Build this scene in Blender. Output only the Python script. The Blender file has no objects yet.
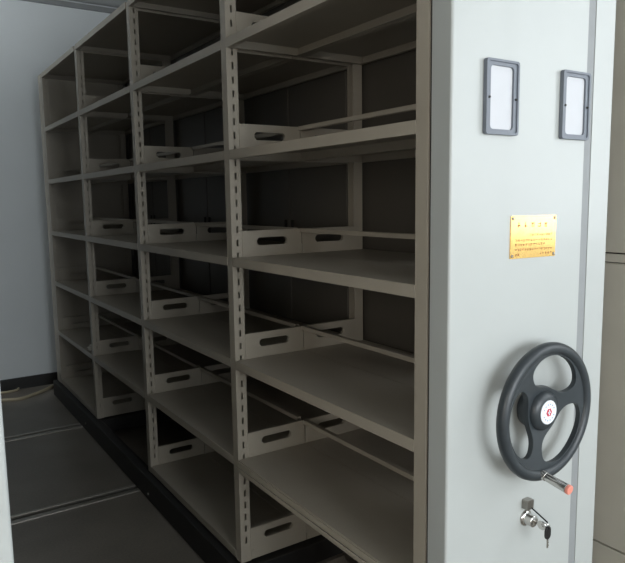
import bpy, bmesh, math, random
from mathutils import Vector, Matrix
from mathutils.geometry import tessellate_polygon
random.seed(4)
C = bpy.context.scene.collection
PI = math.pi

# ------------------------------------------------------------------ materials
def lin(c):
    return tuple(((x/255)/12.92 if x/255 <= .04045 else ((x/255+.055)/1.055)**2.4) for x in c) + (1,)

def mat(name, rgb, rough=.5, metal=0.0, noise=0.0, scale=30.0, bump=0.0, spec=.5, detail=4, coat=0.0):
    m = bpy.data.materials.new(name); m.use_nodes = True
    nt = m.node_tree; b = nt.nodes['Principled BSDF']
    b.inputs['Roughness'].default_value = rough
    b.inputs['Metallic'].default_value = metal
    b.inputs['Specular IOR Level'].default_value = spec
    b.inputs['Coat Weight'].default_value = coat
    col = lin(rgb)
    tc = nt.nodes.new('ShaderNodeTexCoord')
    nz = nt.nodes.new('ShaderNodeTexNoise'); nz.inputs['Scale'].default_value = scale
    nz.inputs['Detail'].default_value = detail
    nt.links.new(tc.outputs['Object'], nz.inputs['Vector'])
    rp = nt.nodes.new('ShaderNodeValToRGB')
    k = max(noise, .01)
    rp.color_ramp.elements[0].position = .3; rp.color_ramp.elements[1].position = .7
    rp.color_ramp.elements[0].color = tuple(c*(1-k) for c in col[:3]) + (1,)
    rp.color_ramp.elements[1].color = tuple(min(1, c*(1+k)) for c in col[:3]) + (1,)
    nt.links.new(nz.outputs['Fac'], rp.inputs['Fac'])
    nt.links.new(rp.outputs['Color'], b.inputs['Base Color'])
    if bump:
        bp = nt.nodes.new('ShaderNodeBump'); bp.inputs['Strength'].default_value = bump
        bp.inputs['Distance'].default_value = .002
        nt.links.new(nz.outputs['Fac'], bp.inputs['Height']); nt.links.new(bp.outputs['Normal'], b.inputs['Normal'])
    return m

M = dict(
    steel=mat('shelf_enamel', (158, 151, 138), .42, noise=.03, scale=8),
    panel=mat('panel_enamel', (172, 176, 174), .38, noise=.015, scale=5, coat=.1),
    dark=mat('chassis_paint', (26, 25, 23), .6, noise=.15, scale=20),
    seam=mat('grey_strip', (134, 137, 138), .6, noise=.03),
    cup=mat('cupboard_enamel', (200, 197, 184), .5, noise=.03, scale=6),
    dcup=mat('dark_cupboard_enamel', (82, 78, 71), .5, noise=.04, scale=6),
    frame=mat('grey_plastic', (104, 110, 119), .45, noise=.03),
    card=mat('white_card', (192, 194, 198), .7, noise=.01),
    black=mat('black_wheel_plastic', (42, 48, 52), .4, noise=.06, scale=60, bump=.05),
    blackp=mat('black_key_plastic', (18, 18, 20), .35),
    chrome=mat('chrome', (200, 198, 194), .18, metal=1, noise=.02),
    dull=mat('dull_nickel', (150, 146, 140), .35, metal=1, noise=.08, scale=200),
    pink=mat('pink_plastic_cap', (226, 142, 124), .4),
    wall=mat('wall_paint', (216, 222, 224), .85, noise=.02, scale=3),
    ceil=mat('ceiling_paint', (178, 180, 180), .9, noise=.01),
    base=mat('baseboard_tile', (30, 30, 30), .4, noise=.1),
    rail=mat('rail_steel', (150, 146, 138), .35, metal=.6, noise=.08, scale=40),
    cable=mat('beige_cable', (185, 174, 148), .6),
    paper=mat('pale_paper', (215, 212, 205), .8),
    red=mat('badge_red', (190, 30, 60), .4),
    blue=mat('badge_blue', (130, 150, 180), .4),
    badge=mat('badge_white', (226, 232, 238), .3),
    ink=mat('engraved_brown', (150, 84, 30), .5),
    win=mat('window_frame_white', (225, 225, 225), .5),
    joint=mat('dark_joint', (40, 39, 36), .8),
)
# brushed brass
M['brass'] = mat('brass_plate', (246, 202, 124), .17, metal=.9, noise=.06, scale=90)

def floor_mat():
    m = bpy.data.materials.new('floor_tile'); m.use_nodes = True
    nt = m.node_tree; b = nt.nodes['Principled BSDF']; b.inputs['Roughness'].default_value = .42
    tc = nt.nodes.new('ShaderNodeTexCoord')
    n1 = nt.nodes.new('ShaderNodeTexNoise'); n1.inputs['Scale'].default_value = 2.5; n1.inputs['Detail'].default_value = 6
    n2 = nt.nodes.new('ShaderNodeTexNoise'); n2.inputs['Scale'].default_value = 120
    mx = nt.nodes.new('ShaderNodeMix'); mx.data_type = 'FLOAT'; mx.inputs[0].default_value = .35
    rp = nt.nodes.new('ShaderNodeValToRGB')
    rp.color_ramp.elements[0].position = .3; rp.color_ramp.elements[0].color = lin((100, 94, 86))
    rp.color_ramp.elements[1].position = .75; rp.color_ramp.elements[1].color = lin((134, 128, 118))
    nt.links.new(tc.outputs['Object'], n1.inputs['Vector']); nt.links.new(tc.outputs['Object'], n2.inputs['Vector'])
    nt.links.new(n1.outputs['Fac'], mx.inputs[2]); nt.links.new(n2.outputs['Fac'], mx.inputs[3])
    nt.links.new(mx.outputs[0], rp.inputs['Fac']); nt.links.new(rp.outputs['Color'], b.inputs['Base Color'])
    return m
M['floor'] = floor_mat()

def glass_mat():
    m = bpy.data.materials.new('window_glass'); m.use_nodes = True
    nt = m.node_tree; b = nt.nodes['Principled BSDF']
    b.inputs['Transmission Weight'].default_value = 1; b.inputs['Roughness'].default_value = 0
    b.inputs['IOR'].default_value = 1.02
    return m
M['glass'] = glass_mat()

# ------------------------------------------------------------------ helpers
def box(bm, x0, x1, y0, y1, z0, z1):
    vs = [bm.verts.new((x, y, z)) for x in (x0, x1) for y in (y0, y1) for z in (z0, z1)]
    for f in ((0, 1, 3, 2), (4, 6, 7, 5), (0, 4, 5, 1), (2, 3, 7, 6), (0, 2, 6, 4), (1, 5, 7, 3)):
        bm.faces.new([vs[i] for i in f])

def finish(name, bm, m, parent=None, loc=(0, 0, 0), bevel=0, seg=2, smooth=False, kind=None):
    bmesh.ops.remove_doubles(bm, verts=bm.verts, dist=1e-6)
    bmesh.ops.recalc_face_normals(bm, faces=bm.faces)
    me = bpy.data.meshes.new(name); bm.to_mesh(me); bm.free()
    me.materials.append(M[m])
    o = bpy.data.objects.new(name, me); C.objects.link(o); o.location = loc
    if parent: o.parent = parent
    if bevel:
        b = o.modifiers.new('bevel', 'BEVEL'); b.width = bevel; b.segments = seg; b.limit_method = 'ANGLE'; b.angle_limit = math.radians(50)
    if smooth or bevel:
        for p in me.polygons: p.use_smooth = True
        if not smooth:
            w = o.modifiers.new('wn', 'WEIGHTED_NORMAL'); w.keep_sharp = True
    if kind: o['kind'] = kind
    return o

def boxes(name, lst, m, parent=None, **k):
    bm = bmesh.new()
    for b in lst: box(bm, *b)
    return finish(name, bm, m, parent, **k)

def clone(o, parent=None, loc=None):
    c = o.copy(); C.objects.link(c)
    if parent: c.parent = parent
    if loc is not None: c.location = loc
    return c

def prism(bm, loops, fn, t0, t1):
    """loops: list of 2D loops (outer first, then holes); fn(a,b,t)->xyz."""
    pts = [p for l in loops for p in l]
    tris = tessellate_polygon([[Vector((p[0], p[1], 0)) for p in l] for l in loops])
    A = [bm.verts.new(fn(p[0], p[1], t0)) for p in pts]
    B = [bm.verts.new(fn(p[0], p[1], t1)) for p in pts]
    for t in tris:
        try:
            bm.faces.new([A[i] for i in t]); bm.faces.new([B[i] for i in reversed(t)])
        except ValueError: pass
    k = 0
    for l in loops:
        n = len(l)
        for i in range(n):
            j = (i+1) % n
            bm.faces.new((A[k+i], A[k+j], B[k+j], B[k+i]))
        k += n

def stadium(a0, a1, b, h, n=8):
    r = h/2; out = []
    for i in range(n+1):
        t = -PI/2+PI*i/n; out.append((a1-r+r*math.cos(t), b+r*math.sin(t)))
    for i in range(n+1):
        t = PI/2+PI*i/n; out.append((a0+r+r*math.cos(t), b+r*math.sin(t)))
    return out

def rrect(a0, a1, b0, b1, r, n=4):
    out = []
    for cx, cy, s in ((a1-r, b0+r, -PI/2), (a1-r, b1-r, 0), (a0+r, b1-r, PI/2), (a0+r, b0+r, PI)):
        for i in range(n+1):
            t = s+PI/2*i/n; out.append((cx+r*math.cos(t), cy+r*math.sin(t)))
    return out

def cyl(bm, p0, p1, r0, r1=None, n=24, cap=True):
    r1 = r0 if r1 is None else r1
    p0 = Vector(p0); p1 = Vector(p1); d = (p1-p0).normalized()
    a = d.orthogonal().normalized(); b = d.cross(a)
    R0 = [bm.verts.new(p0+(a*math.cos(2*PI*i/n)+b*math.sin(2*PI*i/n))*r0) for i in range(n)]
    R1 = [bm.verts.new(p1+(a*math.cos(2*PI*i/n)+b*math.sin(2*PI*i/n))*r1) for i in range(n)]
    for i in range(n):
        j = (i+1) % n; bm.faces.new((R0[i], R0[j], R1[j], R1[i]))
    if cap:
        bm.faces.new(R0[::-1]); bm.faces.new(R1)

def lathe(bm, c, prof, n=40):
    """revolve about -Y axis through c; prof: list (r, d) with d = distance toward -Y"""
    rings = []
    for r, d in prof:
        if r < 1e-6: rings.append([bm.verts.new((c[0], c[1]-d, c[2]))])
        else: rings.append([bm.verts.new((c[0]+r*math.cos(2*PI*i/n), c[1]-d, c[2]+r*math.sin(2*PI*i/n))) for i in range(n)])
    for A, B in zip(rings, rings[1:]):
        for i in range(n):
            j = (i+1) % n
            if len(A) == 1 and len(B) == 1: continue
            if len(A) == 1: bm.faces.new((A[0], B[i], B[j]))
            elif len(B) == 1: bm.faces.new((A[i], A[j], B[0]))
            else: bm.faces.new((A[i], A[j], B[j], B[i]))

def torus(bm, c, axis, R, r, n=56, m=14, sq=1.0):
    ax = Vector(axis).normalized(); a = ax.orthogonal().normalized(); b = ax.cross(a); c = Vector(c)
    V = []
    for i in range(n):
        t = 2*PI*i/n; d = a*math.cos(t)+b*math.sin(t)
        V.append([bm.verts.new(c+d*(R+r*math.cos(2*PI*k/m))+ax*(r*sq*math.sin(2*PI*k/m))) for k in range(m)])
    for i in range(n):
        for k in range(m):
            bm.faces.new((V[i][k], V[(i+1) % n][k], V[(i+1) % n][(k+1) % m], V[i][(k+1) % m]))

def tube(bm, pts, r, n=10, sub=8):
    P = [Vector(p) for p in pts]; Q = []
    for i in range(len(P)-1):
        p0 = P[max(i-1, 0)]; p1 = P[i]; p2 = P[i+1]; p3 = P[min(i+2, len(P)-1)]
        for s in range(sub):
            t = s/sub
            Q.append(.5*((2*p1)+(p2-p0)*t+(2*p0-5*p1+4*p2-p3)*t*t+(-p0+3*p1-3*p2+p3)*t**3))
    Q.append(P[-1]); prev = None; rings = []
    for i, q in enumerate(Q):
        d = (Q[min(i+1, len(Q)-1)]-Q[max(i-1, 0)]).normalized()
        a = (prev-d*prev.dot(d)).normalized() if prev else d.orthogonal().normalized()
        prev = a; b = d.cross(a)
        rings.append([bm.verts.new(q+(a*math.cos(2*PI*k/n)+b*math.sin(2*PI*k/n))*r) for k in range(n)])
    for A, B in zip(rings, rings[1:]):
        for k in range(n): bm.faces.new((A[k], A[(k+1) % n], B[(k+1) % n], B[k]))
    bm.faces.new(rings[0][::-1]); bm.faces.new(rings[-1])

def thing(name, label, cat, loc=(0, 0, 0), group=None):
    o = bpy.data.objects.new(name, None); C.objects.link(o); o.location = loc
    o['label'] = label; o['category'] = cat
    if group: o['group'] = group
    return o
def tag(o, label, cat, group=None):
    o['label'] = label; o['category'] = cat
    if group: o['group'] = group
    return o

# ------------------------------------------------------------------ room
# world: x = across the aisle and through the shelving depth, y = away along the aisle, z up
XL, XR, YN, YF, ZC = -3.2, 1.75, -3.4, 4.05, 2.80
def struct(name, lst, m, **k): return boxes(name, lst, m, kind='structure', **k)

RAILS = (0.85, 1.93, 2.985)
slabs = []
ys = [YN] + [v for r in RAILS for v in (r-.045, r+.045)] + [YF]
for a, b in zip(ys[::2], ys[1::2]): slabs.append((XL, XR, a, b, -.035, 0))
slabs.append((XL, XR, YN, YF, -.12, -.035))
struct('floor', slabs, 'floor')
struct('ceiling', [(XL-.1, XR+.1, YN-.1, YF+.1, ZC, ZC+.1)], 'ceil')
struct('wall_far', [(XL-.1, XR+.1, YF, YF+.12, -.12, ZC)], 'wall')
def side_window(name, n, xa, xb, y0, y1, z0, z1):
    struct(name, [(xa, xb, YN, y0, -.12, ZC), (xa, xb, y1, YF, -.12, ZC), (xa, xb, y0, y1, -.12, z0), (xa, xb, y0, y1, z1, ZC)], 'wall')
    c = (xa+xb)/2; m = (y0+y1)/2
    struct('window_%d' % n, [(c-.03, c+.03, y0, y0+.05, z0, z1), (c-.03, c+.03, y1-.05, y1, z0, z1), (c-.03, c+.03, y0+.05, y1-.05, z0, z0+.03),
                      (c-.03, c+.03, y0+.05, y1-.05, z1-.05, z1), (c-.03, c+.03, m-.02, m+.02, z0+.03, z1-.05)], 'win')
RW = (-2.1, -.75, 1.13, 2.4); FILL_LW = (-3.3, -2.1, .9, 2.3)
side_window('wall_right', 2, XR, XR+.12, *RW)
side_window('wall_left', 3, XL-.12, XL, *FILL_LW)  # left opening is added and unseen, for fill light on aisle-facing steel
# second opening of the left wall, added to brighten the far wall's upper part
for o in list(bpy.data.objects):
    if o.name == 'wall_left': bpy.data.objects.remove(o)
FILL_FW = (2.3, 3.95, 1.0, 2.5)
struct('wall_left', [(XL-.12, XL, YN, FILL_LW[0], -.12, ZC), (XL-.12, XL, FILL_LW[0], FILL_LW[1], -.12, FILL_LW[2]), (XL-.12, XL, FILL_LW[0], FILL_LW[1], FILL_LW[3], ZC),
                     (XL-.12, XL, FILL_LW[1], FILL_FW[0], -.12, ZC), (XL-.12, XL, FILL_FW[0], FILL_FW[1], -.12, FILL_FW[2]), (XL-.12, XL, FILL_FW[0], FILL_FW[1], FILL_FW[3], ZC),
                     (XL-.12, XL, FILL_FW[1], YF, -.12, ZC)], 'wall')
struct('window_4', [(XL-.09, XL-.03, FILL_FW[0], FILL_FW[0]+.05, FILL_FW[2], FILL_FW[3]), (XL-.09, XL-.03, FILL_FW[1]-.05, FILL_FW[1], FILL_FW[2], FILL_FW[3]),
                    (XL-.09, XL-.03, FILL_FW[0]+.05, FILL_FW[1]-.05, FILL_FW[2], FILL_FW[2]+.05), (XL-.09, XL-.03, FILL_FW[0]+.05, FILL_FW[1]-.05, FILL_FW[3]-.05, FILL_FW[3]),
                    (XL-.09, XL-.03, 3.1, 3.14, FILL_FW[2]+.05, FILL_FW[3]-.05)], 'win')
WX0, WX1, WZ0, WZ1 = -1.0, 1.5, .8, 2.2          # window in the wall behind the camera
struct('wall_near', [(XL-.1, WX0, YN-.12, YN, -.12, ZC), (WX1, XR+.1, YN-.12, YN, -.12, ZC),
                     (WX0, WX1, YN-.12, YN, -.12, WZ0), (WX0, WX1, YN-.12, YN, WZ1, ZC)], 'wall')
wf = struct('window_1', [(WX0, WX0+.05, YN-.09, YN-.03, WZ0, WZ1), (WX1-.05, WX1, YN-.09, YN-.03, WZ0, WZ1),
                    (WX0+.05, WX1-.05, YN-.09, YN-.03, WZ0, WZ0+.05), (WX0+.05, WX1-.05, YN-.09, YN-.03, WZ1-.05, WZ1),
                    ((WX0+WX1)/2-.025, (WX0+WX1)/2+.025, YN-.09, YN-.03, WZ0+.05, WZ1-.05)], 'win')
struct('baseboard_far', [(XL, XR, YF-.012, YF, 0, .085)], 'base')
struct('trim_1', [(XL, XR, YF-.03, YF, ZC-.05, ZC-.018)], 'seam')

# floor rails across the aisle
for i, r in enumerate(RAILS):
    if i == 0: continue                             # out of frame, behind the shelving
    lab = ['', 'pale steel floor rail crossing the aisle nearest the camera', 'pale steel floor rail crossing the aisle, the farther one near the back wall'][i]
    t = thing('floor_rail', lab, 'rail', (0, r, -.035), 'steel rails in the aisle floor')
    boxes('rail_bar', [(XL+.4, XR-.3, -.0449, -.014, 0, .040)], 'rail', t, bevel=.002)
    boxes('rail_lip', [(XL+.4, XR-.3, .028, .0449, 0, .037)], 'rail', t, bevel=.002)

# ------------------------------------------------------------------ shelving unit
L = .9; S = .33972; Z0 = .13; D = .53; MID = .265; TOP = Z0+6*S
unit = thing('mobile_shelving', 'tall grey steel mobile shelving, empty, with a black hand wheel on its white end', 'shelving')

# base chassis
boxes('base_frame', [(-.03, .02, 0.0, 3.735, .004, .108), (D-.03, D, 0, 3.735, .02, .108)] +
      [(.02, D-.03, y, y+.05, .03, .108) for y in (0, .87, 1.77, 2.67, 3.55)], 'dark', unit, bevel=.003)
for y, z in ((1.76, .036), (2.85, .05)):
    bm = bmesh.new(); cyl(bm, (-.03, y, z), (-.035, y, z), .006, n=12)
    finish('chassis_bolt', bm, 'dull', unit)
bm = bmesh.new(); cyl(bm, (.06, 0, 0), (.095, 0, 0), .05, n=28); cyl(bm, (.045, 0, 0), (.11, 0, 0), .015, n=16)
wh = finish('rail_wheel', bm, 'dull', unit, (0, RAILS[0], .046))
for x in (0, .36):
    for r in RAILS:
        if (x, r) != (0, RAILS[0]): clone(wh, unit, (x, r, .046))

# perforated posts: U channel open to the back
def slotted_plate(bm, w, z0, z1, a0, a1, slots, y0, y1):
    """plate in the XZ plane between y0 and y1 with rectangular through slots"""
    zs = [z0]
    for s0, s1 in slots: zs += [s0, s1]
    zs.append(z1); xs = [0, a0, a1, w]
    def grid(y): return [[bm.verts.new((x, y, z)) for x in xs] for z in zs]
    A, B = grid(y0), grid(y1)
    for r in range(len(zs)-1):
        for c in range(3):
            if c == 1 and r % 2 == 1: continue
            bm.faces.new((A[r][c], A[r][c+1], A[r+1][c+1], A[r+1][c]))
            bm.faces.new((B[r][c], B[r+1][c], B[r+1][c+1], B[r][c+1]))
    def wall(r0, c0, r1, c1): bm.faces.new((A[r0][c0], A[r1][c1], B[r1][c1], B[r0][c0]))
    n = len(zs)-1
    for r in range(n):
        wall(r, 0, r+1, 0); wall(r, 3, r+1, 3)
        if r % 2 == 1:
            wall(r, 1, r+1, 1); wall(r, 2, r+1, 2); wall(r, 1, r, 2); wall(r+1, 1, r+1, 2)
    for c in range(3): wall(0, c, 0, c+1); wall(n, c, n, c+1)
def post_mesh():
    bm = bmesh.new(); W = .038; t = .0018; z0 = .112; z1 = TOP+.012
    slots = []; z = Z0+.05
    while z < TOP-.02:
        slots.append((z, z+.021)); z += S/8
    slotted_plate(bm, .038, z0, z1, .0170, .0238, slots, 0, t)
    slotted_plate(bm, .038, z0, z1, .0170, .0238, slots, W-t-.002, W-.002)
    box(bm, 0, t, t, W-t-.002, z0, z1)
    return bm
pf = finish('post', post_mesh(), 'steel', unit, (0, 0, 0))
posts_y = [0.005, .9, 1.8, 2.7, 3.6]
for y in posts_y[1:]: clone(pf, unit, (0, y, 0))
pf.location.y = posts_y[0]
bm = bmesh.new()
for b_ in ((-.038, 0, 0, .0018), (-.038, 0, .0342, .036), (-.0018, 0, .0018, .0342), (-.038, -.028, .0018, .004), (-.038, -.028, .032, .0342)):
    box(bm, *b_, .112, TOP+.012)
pr = finish('post', bm, 'steel', unit, (D, posts_y[0], 0))
for y in posts_y[1:]: clone(pr, unit, (D, y, 0))

# side plates with an oblong hand slot, at the far end of every bay
def bracket_mesh(x0, x1, s0, s1):
    bm = bmesh.new()
    out = [(x0, -.014), (x1, -.014), (x1, .098), (x0, .098)]
    slot = stadium(s0, s1, .062, .026)
    prism(bm, [out, slot], lambda a, b, k: (a, k, b), -.0022, 0)
    # rolled rim of the slot, turned inward
    A = stadium(s0-.002, s1+.002, .062, .030); 
    prism(bm, [A, stadium(s0, s1, .062, .026)], lambda a, b, k: (a, k, b), 0, .010)
    # folded top edge
    box(bm, x0, x1, 0, .010, .0965, .098)
    # small screw holes' heads
    for x in (x0+.012, x1-.012): cyl(bm, (x, -.0022, .02), (x, -.004, .02), .0035, n=8)
    return bm
bf = finish('side_plate', bracket_mesh(.037, .264, .090, .207), 'steel', unit)
br = finish('side_plate', bracket_mesh(.267, .494, .320, .441), 'steel', unit)
first = True
for y in posts_y[1:]:
    for k in range(6):
        if first:
            bf.location = (0, y, Z0+k*S); br.location = (0, y, Z0+k*S); first = False
        else:
            clone(bf, unit, (0, y, Z0+k*S)); clone(br, unit, (0, y, Z0+k*S))

# shelf trays, two to a bay (front and back)
def tray_mesh(y0, y1, x0, x1, lip=.028):
    bm = bmesh.new(); t = .0015; zt = .014; zb = zt-lip
    box(bm, x0, x1, y0, y1, zt-t, zt)
    box(bm, x0, x0+t, y0, y1, zb, zt-t); box(bm, x1-t, x1, y0, y1, zb, zt-t)
    box(bm, x0+t, x1-t, y0, y0+t, zb, zt-t); box(bm, x0+t, x1-t, y1-t, y1, zb, zt-t)
    # returned flanges under front, back and the ends
    box(bm, x0+t, x0+.016, y0+t, y1-t, zb, zb+t); box(bm, x1-.016, x1-t, y0+t, y1-t, zb, zb+t)
    box(bm, x0+.016, x1-.016, y0+t, y0+.012, zb, zb+t); box(bm, x0+.016, x1-.016, y1-.012, y1-t, zb, zb+t)
    return bm
protos = {}
for b in range(4):
    y0 = posts_y[b]+.0365; y1 = posts_y[b+1]-.0035
    for k in range(6):
        if k == 0 and b in (0, 2): continue         # these two bays have no bottom tray
        for side in (0, 1):
            key = (b, side)
            if key not in protos:
                xa, xb = ((-.001, .264), (.266, .531))[side]
                protos[key] = finish('shelf_board', tray_mesh(y0, y1, xa, xb), 'steel', unit, (0, 0, Z0+k*S))
            elif (b, k, side) == (0, 1, 0):
                pass
            else: clone(protos[key], unit, (0, 0, Z0+k*S))
# thicker rolled lip on the second lowest shelf of the nearest bay
boxes('shelf_lip', [(-.006, -.001, .0385, .897, -.022, .010), (-.009, -.006, .0385, .897, -.022, -.008)], 'steel', unit, loc=(0, 0, Z0+S), bevel=.0015)
# top boards
for b in range(4):
    y0 = posts_y[b]+(.0365 if b else 0); y1 = posts_y[b+1]-.0005
    finish('top_board', tray_mesh(y0, y1, -.004, D+.004, .027), 'steel', unit, (0, 0, TOP+.002))

# middle stop rails running along each shelf
for b in range(4):
    y0 = posts_y[b]+.037; y1 = posts_y[b+1]-.003; first = None
    for k in range(6):
        if first is None:
            first = boxes('stop_rail', [(MID-.008, MID+.008, y0, y1, .0975, .0995), (MID-.008, MID-.006, y0, y1, .086, .0975), (MID+.006, MID+.008, y0, y1, .086, .0975)],
                          'steel', unit, loc=(0, 0, Z0+k*S))
        else: clone(first, unit, (0, 0, Z0+k*S))
# far end panel
bm = bmesh.new(); prism(bm, [rrect(0, D, 3.640, 3.735, .008)], lambda a, b, k: (a, b, k), .05, TOP+.02)
finish('rear_panel', bm, 'steel', unit)

# near end panel, rounded vertical corners and a recessed groove near its right edge
PY = -.058
def panel_profile(x0, x1, g0, g1, sgn=1):
    r = .006; p = [(x0+.0, -.004), (x0, PY+r)]
    for i in range(1, 7):
        t = PI+PI/2*i/6; p.append((x0+r+r*math.cos(t), PY+r+r*math.sin(t)))
    p += [(g0, PY), (g0, PY+.010), (g1, PY+.010), (g1, PY)]
    for i in range(0, 7):
        t = 1.5*PI+PI/2*i/6; p.append((x1-r+r*math.cos(t), PY+r+r*math.sin(t)))
    p += [(x1, -.004)]
    return p
bm = bmesh.new(); prism(bm, [panel_profile(0, D, .424, .452)], lambda a, b, k: (a, b, k), .03, TOP+.03)
ep = finish('end_panel', bm, 'panel', unit)
boxes('seam_strip', [(.4245, .4515, PY+.0015, PY+.0105, .032, TOP+.028)], 'seam', ep)  # grey strip nearly filling the groove
boxes('panel_joint', [(.003, D-.003, -.0045, .0025, .03, TOP+.012)], 'joint', ep)

# two label holders
def label_frame(x0, x1):
    bm = bmesh.new()
    prism(bm, [rrect(x0, x1, 1.469, 1.616, .006), rrect(x0+.0145, x1-.0145, 1.480, 1.604, .008)], lambda a, b, k: (a, k, b), PY-.007, PY-.0005)
    # low outer ridge
    prism(bm, [rrect(x0, x1, 1.469, 1.616, .006), rrect(x0+.005, x1-.005, 1.474, 1.611, .005)], lambda a, b, k: (a, k, b), PY-.010, PY-.0068)
    f = finish('label_frame', bm, 'frame', unit, bevel=.0012)
    boxes('card', [(x0+.012, x1-.012, PY-.0025, PY-.0008, 1.477, 1.607)], 'card', f)
    for x in (x0+.009, x1-.008):
        bm = bmesh.new(); cyl(bm, (x, PY-.0065, 1.541), (x, PY-.0105, 1.541), .0025, n=10)
        finish('rivet', bm, 'joint', f)
label_frame(.0865, .1840); label_frame(.3285, .4265)

# brass nameplate: a little tilted, screw in every corner, rows of worn lettering
bm = bmesh.new()
prism(bm, [rrect(-.0755, .0755, -.0455, .0455, .002)], lambda a, b, k: (a, k, b), -.0022, 0)
npl = finish('nameplate', bm, 'brass', unit, (.2525, PY, 1.258)); npl.rotation_euler = (0, math.radians(.6), 0)
bm = bmesh.new()
def glyph(cx, cz, w, h):
    t = w*.13; y0, y1 = -.0026, -.0021
    for _ in range(random.choice((2, 3))):
        z = cz+random.uniform(-.45, .45)*h; a = random.uniform(.5, 1)*w/2
        box(bm, cx-a, cx+a, y0, y1, z-t/2, z+t/2)
    for _ in range(random.choice((1, 2))):
        x = cx+random.uniform(-.4, .4)*w; a = random.uniform(.5, 1)*h/2
        box(bm, x-t/2, x+t/2, y0, y1, cz-a, cz+a)
for i in range(5): glyph(-.050+i*.0225, .026, .011, .011)
for z, a, b, n in ((.004, -.015, .065, 10), (-.007, -.062, .065, 15), (-.0165, -.062, .04, 12), (-.027, -.062, .065, 16), (-.037, -.062, -.045, 2), (-.037, .02, .065, 5)):
    for i in range(n): glyph(a+(b-a)*(i+.5)/n, z, .0052, .0055)
finish('lettering', bm, 'ink', npl)
for sx in (-1, 1):
    for sz in (-1, 1):
        bm = bmesh.new(); lathe(bm, (sx*.070, -.002, sz*.040), [(.0034, 0), (.0034, .001), (.002, .0022), (0, .0025)], 14)
        finish('screw', bm, 'dull', npl)

# hand wheel
HC = Vector((.2470, PY-.051, .879)); R = .140; r = .0135
bm = bmesh.new()
torus(bm, (0, 0, 0), (0, 1, 0), R, r, 72, 16)
def dish(r_): return .024*(1-min(1, r_/.125))**1.3
angs = []
for c in (72, 192, 312):
    angs += [(c-49*math.cos(PI*i/28), c) for i in range(29)] + [(c+49+22*i/8, None) for i in range(1, 8)]
def strip(lo, hi, n=6): return [lo+(hi-lo)*i/n for i in range(n+1)]
cols = []
for a, c in angs:
    y = 0
    if c is not None:
        x = min(1, abs(a-c)/49); y = max(0, 1-x**2.6)**(1/2.6)
    cols.append((math.radians(a), strip(.022, .0895-.0365*y), strip(.0895+.0365*y, R-.002), y))
def ring(part):
    V = [[bm2.verts.new((r_*math.cos(a), dish(r_), r_*math.sin(a))) for r_ in (lo if part == 0 else hi)] for a, lo, hi, y in cols]
    for i in range(len(V)):
        j = (i+1) % len(V)
        for k in range(len(V[i])-1): bm2.faces.new((V[i][k], V[j][k], V[j][k+1], V[i][k+1]))
bm2 = bmesh.new(); ring(0); ring(1)
bmesh.ops.remove_doubles(bm2, verts=bm2.verts, dist=1e-5)
bmesh.ops.recalc_face_normals(bm2, faces=bm2.faces)
rim = finish('hand_wheel', bm, 'black', unit, HC)
b = rim.modifiers.new('b', 'BEVEL'); b.width = .004; b.segments = 3; b.limit_method = 'ANGLE'; b.angle_limit = math.radians(60)
for p in rim.data.polygons: p.use_smooth = True
spk = finish('spoke_plate', bm2, 'black', rim, smooth=True)
sm = spk.modifiers.new('s', 'SOLIDIFY'); sm.thickness = .012; sm.offset = 0
sm = spk.modifiers.new('b', 'BEVEL'); sm.width = .003; sm.segments = 3; sm.limit_method = 'ANGLE'; sm.angle_limit = math.radians(60)
bm = bmesh.new()
lathe(bm, (0, 0, 0), [(.016, -.0508), (.025, -.0505), (.030, -.050), (.042, -.044), (.0445, -.034), (.0445, -.012), (.043, -.003), (.038, .003), (.029, .006), (0, .006)], 48)
hub = finish('hub', bm, 'black', rim, smooth=True)
bm = bmesh.new(); lathe(bm, (0, -.006, 0), [(.0265, 0), (.0265, .0015), (.025, .0022), (0, .0022)], 40)
finish('badge', bm, 'badge', rim)
bm = bmesh.new(); lathe(bm, (0, -.0082, 0), [(.0095, 0), (.0095, .0006), (0, .0006)], 6)
finish('badge_emblem', bm, 'red', rim)
bm = bmesh.new()
box(bm, -.0015, .0015, -.0094, -.0088, -.006, .006); box(bm, -.005, .005, -.0094, -.0088, -.0014, .0014)
finish('emblem_mark', bm, 'badge', rim)
bm = bmesh.new()
for i in range(14):
    a = 2*PI*i/14
    if i % 7 in (0,): continue
    cyl(bm, (.018*math.cos(a), -.0082, .018*math.sin(a)), (.018*math.cos(a), -.0086, .018*math.sin(a)), .0022, n=4)
finish('badge_lettering', bm, 'blue', rim)
# spinner handle
bm = bmesh.new()
a = Vector((-.018, -.008, -.136)); e = Vector((-.016, -.078, -.147)); d = (e-a).normalized()
cyl(bm, a, a+d*.012, .0110, .0100, 24); cyl(bm, a+d*.012, e-d*.008, .0090, .0102, 24)
sp = finish('crank_handle', bm, 'chrome', rim, smooth=False, bevel=.001)
bm = bmesh.new(); cyl(bm, e-d*.008, e, .0108, .0104, 24)
finish('handle_cap', bm, 'pink', rim, bevel=.002)

# locks under the wheel
bm = bmesh.new(); lathe(bm, (.254, PY, .611), [(.019, 0), (.019, .003), (.016, .006), (.0135, .007), (.0135, .024), (.011, .026), (0, .026)], 32)
lk = finish('cylinder_lock', bm, 'chrome', unit, bevel=.0006)
bm = bmesh.new(); prism(bm, [rrect(.240, .262, .637, .660, .003)], lambda a, b, k: (a, k, b), PY-.016, PY-.0003)
finish('latch_block', bm, 'dull', unit, bevel=.002)

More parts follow.
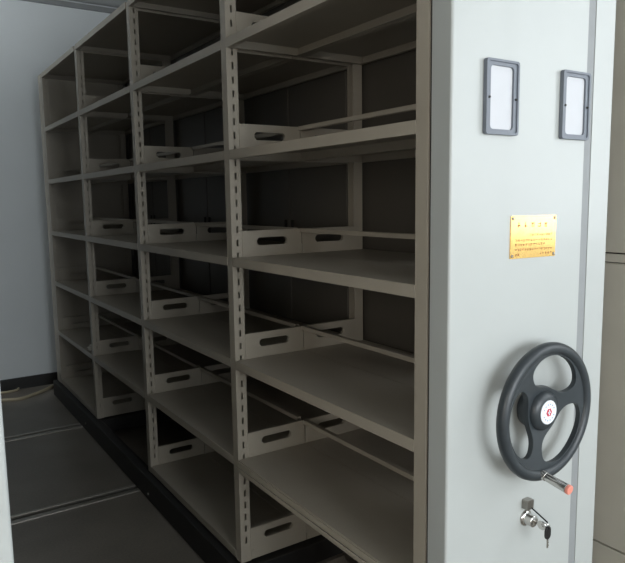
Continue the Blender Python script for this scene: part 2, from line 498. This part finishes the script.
# keys left in the lock
keys = thing('key_bunch', 'small bunch of keys hanging from the chrome lock below the hand wheel', 'keys', (.254, PY-.0265, .611))
bm = bmesh.new()
prism(bm, [stadium(-.011, .011, 0, .0195), stadium(.003, .008, .0, .004, 4)], lambda a, b, k: (k, -.018-a, b), -.0015, .0015)
box(bm, -.001, .001, -.010, .004, -.003, .003)
finish('inserted_key', bm, 'chrome', keys)
bm = bmesh.new(); torus(bm, (.003, -.026, .002), (.7, .4, .6), .0085, .0011, 32, 8); finish('ring', bm, 'chrome', keys)
bm = bmesh.new()
prism(bm, [stadium(-.0155, .0155, 0, .021, 8), stadium(.008, .012, 0, .003, 4)], lambda a, b, k: (b*.9+.006, k-.030, a-.014), -.002, .002)
k2 = finish('hanging_key_head', bm, 'blackp', keys, bevel=.0008)
bm = bmesh.new(); box(bm, .0035, .0085, -.031, -.029, -.050, -.029); box(bm, .0085, .010, -.031, -.029, -.046, -.043); box(bm, .0085, .0095, -.031, -.029, -.039, -.036)
finish('hanging_key_blade', bm, 'chrome', keys)
bm = bmesh.new(); cyl(bm, (.000, .009, .030), (.007, -.029, .009), .0018, n=10)
finish('dark_rod', bm, 'blackp', keys)

# ------------------------------------------------------------------ neighbour across the aisle (its panel edge shows at lower left)
nb = thing('mobile_shelving', 'white end edge of the neighbouring shelving unit at the lower left', 'shelving')
xr = -.811; xl = xr-D
bm = bmesh.new(); prism(bm, [[(xl+xr-a, b) for a, b in panel_profile(xl, xr, xr-.106, xr-.078)]], lambda a, b, k: (a, b, k), .03, TOP+.03)
ep2 = finish('end_panel', bm, 'panel', nb)
boxes('base_frame', [(xr-.02, xr+.0, 0, 3.70, .004, .108), (xl, xl+.03, 0, 3.70, .02, .108)], 'dark', nb)
p2 = clone(pr, nb, (xr, posts_y[0], 0)); 
for y in posts_y[1:]: clone(pr, nb, (xr, y, 0))
boxes('back_sheet', [(xr-MID-.001, xr-MID+.001, 0, 3.6, Z0, TOP)], 'steel', nb)
for k in range(7):
    boxes('shelf_board', [(xr-.264, xr, .04, 3.56, -.014, .014)], 'steel', nb, loc=(0, 0, Z0+k*S))
boxes('rear_panel', [(xl, xr, 3.604, 3.70, .05, TOP+.02)], 'steel', nb, bevel=.005)

# ------------------------------------------------------------------ closed cupboards behind the open shelving
labs = ['dark grey closed steel cupboard seen through the nearest shelving bay',
        'dark grey closed steel cupboard seen through the second shelving bay',
        'dark grey closed steel cupboard seen through the third shelving bay',
        'dark grey closed steel cupboard seen through the farthest bay']
cb = []
def cupboard(y0, label, n=2):
    t = thing('steel_cupboard', label, 'cupboard', (.549, y0, 0), 'closed cupboards behind the shelving')
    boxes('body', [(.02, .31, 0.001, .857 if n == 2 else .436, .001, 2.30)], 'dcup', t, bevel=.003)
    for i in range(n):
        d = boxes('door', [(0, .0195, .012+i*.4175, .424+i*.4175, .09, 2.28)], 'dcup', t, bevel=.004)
        h = .40 if i == 0 else .455
        boxes('handle', [(-.008, 0, h-.008, h+.008, 1.14, 1.26)], 'joint', d, bevel=.003)
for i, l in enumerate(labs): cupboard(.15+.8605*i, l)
cupboard(.15+.8605*4, 'narrow dark steel cupboard added to close the bright gap behind the shelving', 1)  # added to block light showing between the cupboard row and the back wall

# two tier cupboard at the right
tc = thing('tall_cupboard', 'grey two-tier steel cupboard at the right edge beyond the white panel', 'cupboard', (1.15, -.35, 0))
boxes('plinth', [(.0, .45, 0, .95, 0, .088)], 'cup', tc)
boxes('lower_body', [(.012, .45, 0, .95, .092, 1.113)], 'cup', tc)
boxes('upper_body', [(.012, .45, 0, .95, 1.149, 2.05)], 'cup', tc)
boxes('middle_band', [(.004, .45, 0, .95, 1.117, 1.145)], 'cup', tc)
boxes('shadow_gap', [(.02, .44, .002, .948, .086, .094), (.02, .44, .002, .948, 1.111, 1.119), (.02, .44, .002, .948, 1.143, 1.151)], 'joint', tc)
for z0, z1 in ((.095, 1.111), (1.151, 2.045)):
    for y0, y1 in ((.003, .1), (.103, .947)):
        d = boxes('door', [(0, .012, y0, y1, z0, z1)], 'cup', tc, bevel=.002)

# ------------------------------------------------------------------ cables and scrap
bm = bmesh.new(); tube(bm, [(-.75, 3.72, .008), (-.50, 3.78, .008), (-.36, 3.79, .008), (-.25, 3.755, .008), (-.16, 3.80, .008), (-.08, 3.86, .008), (.0, 3.94, .008), (.05, 3.99, .008)], .012)
tag(finish('cable', bm, 'cable', smooth=True), 'beige cable curving over the floor towards the far corner of the shelving', 'cable')
bm = bmesh.new(); tube(bm, [(-.70, 4.01, .008), (-.42, 4.0, .008), (-.30, 3.985, .008), (-.235, 3.995, .008), (-.215, 4.02, .012)], .008)
tag(finish('cable', bm, 'cable', smooth=True), 'short grey cable end lying against the dark baseboard', 'cable')
bm = bmesh.new(); bmesh.ops.create_icosphere(bm, subdivisions=3, radius=1)
for v in bm.verts:
    n = 1+.25*math.sin(v.co.x*5+v.co.y*3)+.15*math.sin(v.co.z*9+v.co.x*7)
    v.co = Vector((v.co.x*.026*n, v.co.y*.055*n, v.co.z*.014*n))
zm = min(v.co.z for v in bm.verts)
tag(finish('paper_scrap', bm, 'paper', loc=(.035, 2.84, Z0+S+.0142-zm)), 'small crumpled pale scrap on a low shelf of the farthest bay', 'scrap')

# ------------------------------------------------------------------ light
w = bpy.data.worlds.new('sky'); bpy.context.scene.world = w; w.use_nodes = True
w.node_tree.nodes['Background'].inputs['Color'].default_value = (.75, .87, 1, 1)
w.node_tree.nodes['Background'].inputs['Strength'].default_value = 1.0
def area(name, loc, rot, sx, sy, e, col):
    l = bpy.data.lights.new(name, 'AREA'); l.shape = 'RECTANGLE'; l.size = sx; l.size_y = sy; l.energy = e; l.color = col
    o = bpy.data.objects.new(name, l); C.objects.link(o); o.location = loc; o.rotation_euler = rot
    return o
area('window_and_fill_light', ((WX0+WX1)/2, YN-.11, (WZ0+WZ1)/2), (PI/2, 0, 0), WX1-WX0, WZ1-WZ0, 112, (.93, .97, 1))
area('window_and_fill_light', (XR+.11, (RW[0]+RW[1])/2, (RW[2]+RW[3])/2), (0, PI/2, 0), RW[3]-RW[2], RW[1]-RW[0], 22, (.95, .98, 1))
area('window_and_fill_light', (XL-.11, (FILL_LW[0]+FILL_LW[1])/2, (FILL_LW[2]+FILL_LW[3])/2), (0, -PI/2, 0), FILL_LW[3]-FILL_LW[2], FILL_LW[1]-FILL_LW[0], 62, (1, .91, .80))  # added fill lamp at the left opening, warm like bounced light

area('window_and_fill_light', (XL-.11, (FILL_FW[0]+FILL_FW[1])/2, (FILL_FW[2]+FILL_FW[3])/2), (0, -PI/2, 0), FILL_FW[3]-FILL_FW[2], FILL_FW[1]-FILL_FW[0], 78, (.94, .97, 1))  # added lamp, lights the far wall over the neighbouring unit

# ------------------------------------------------------------------ camera
f, yaw, pitch, roll, cx, cy, cz = 641.2269, .58274, .12646, -.01446, -.91717, -.95847, 1.34371
fw = Vector((math.sin(yaw)*math.cos(pitch), math.cos(yaw)*math.cos(pitch), -math.sin(pitch)))
r0 = Vector((math.cos(yaw), -math.sin(yaw), 0)); u0 = r0.cross(fw)
c_, s_ = math.cos(roll), math.sin(roll)
rr = r0*c_+u0*s_; uu = -r0*s_+u0*c_
cam = bpy.data.cameras.new('camera'); co = bpy.data.objects.new('camera', cam); C.objects.link(co)
mt = Matrix((rr, uu, -fw)).transposed().to_4x4(); mt.translation = Vector((cx, cy, cz)); co.matrix_world = mt
cam.sensor_width = 36; cam.lens = f/625*36; cam.clip_start = .02
sc = bpy.context.scene; sc.camera = co
sc.view_settings.view_transform = 'Standard'; sc.view_settings.look = 'None'
sc.view_settings.gamma = 1; sc.view_settings.exposure = 0.0; sc.view_settings.use_curve_mapping = False
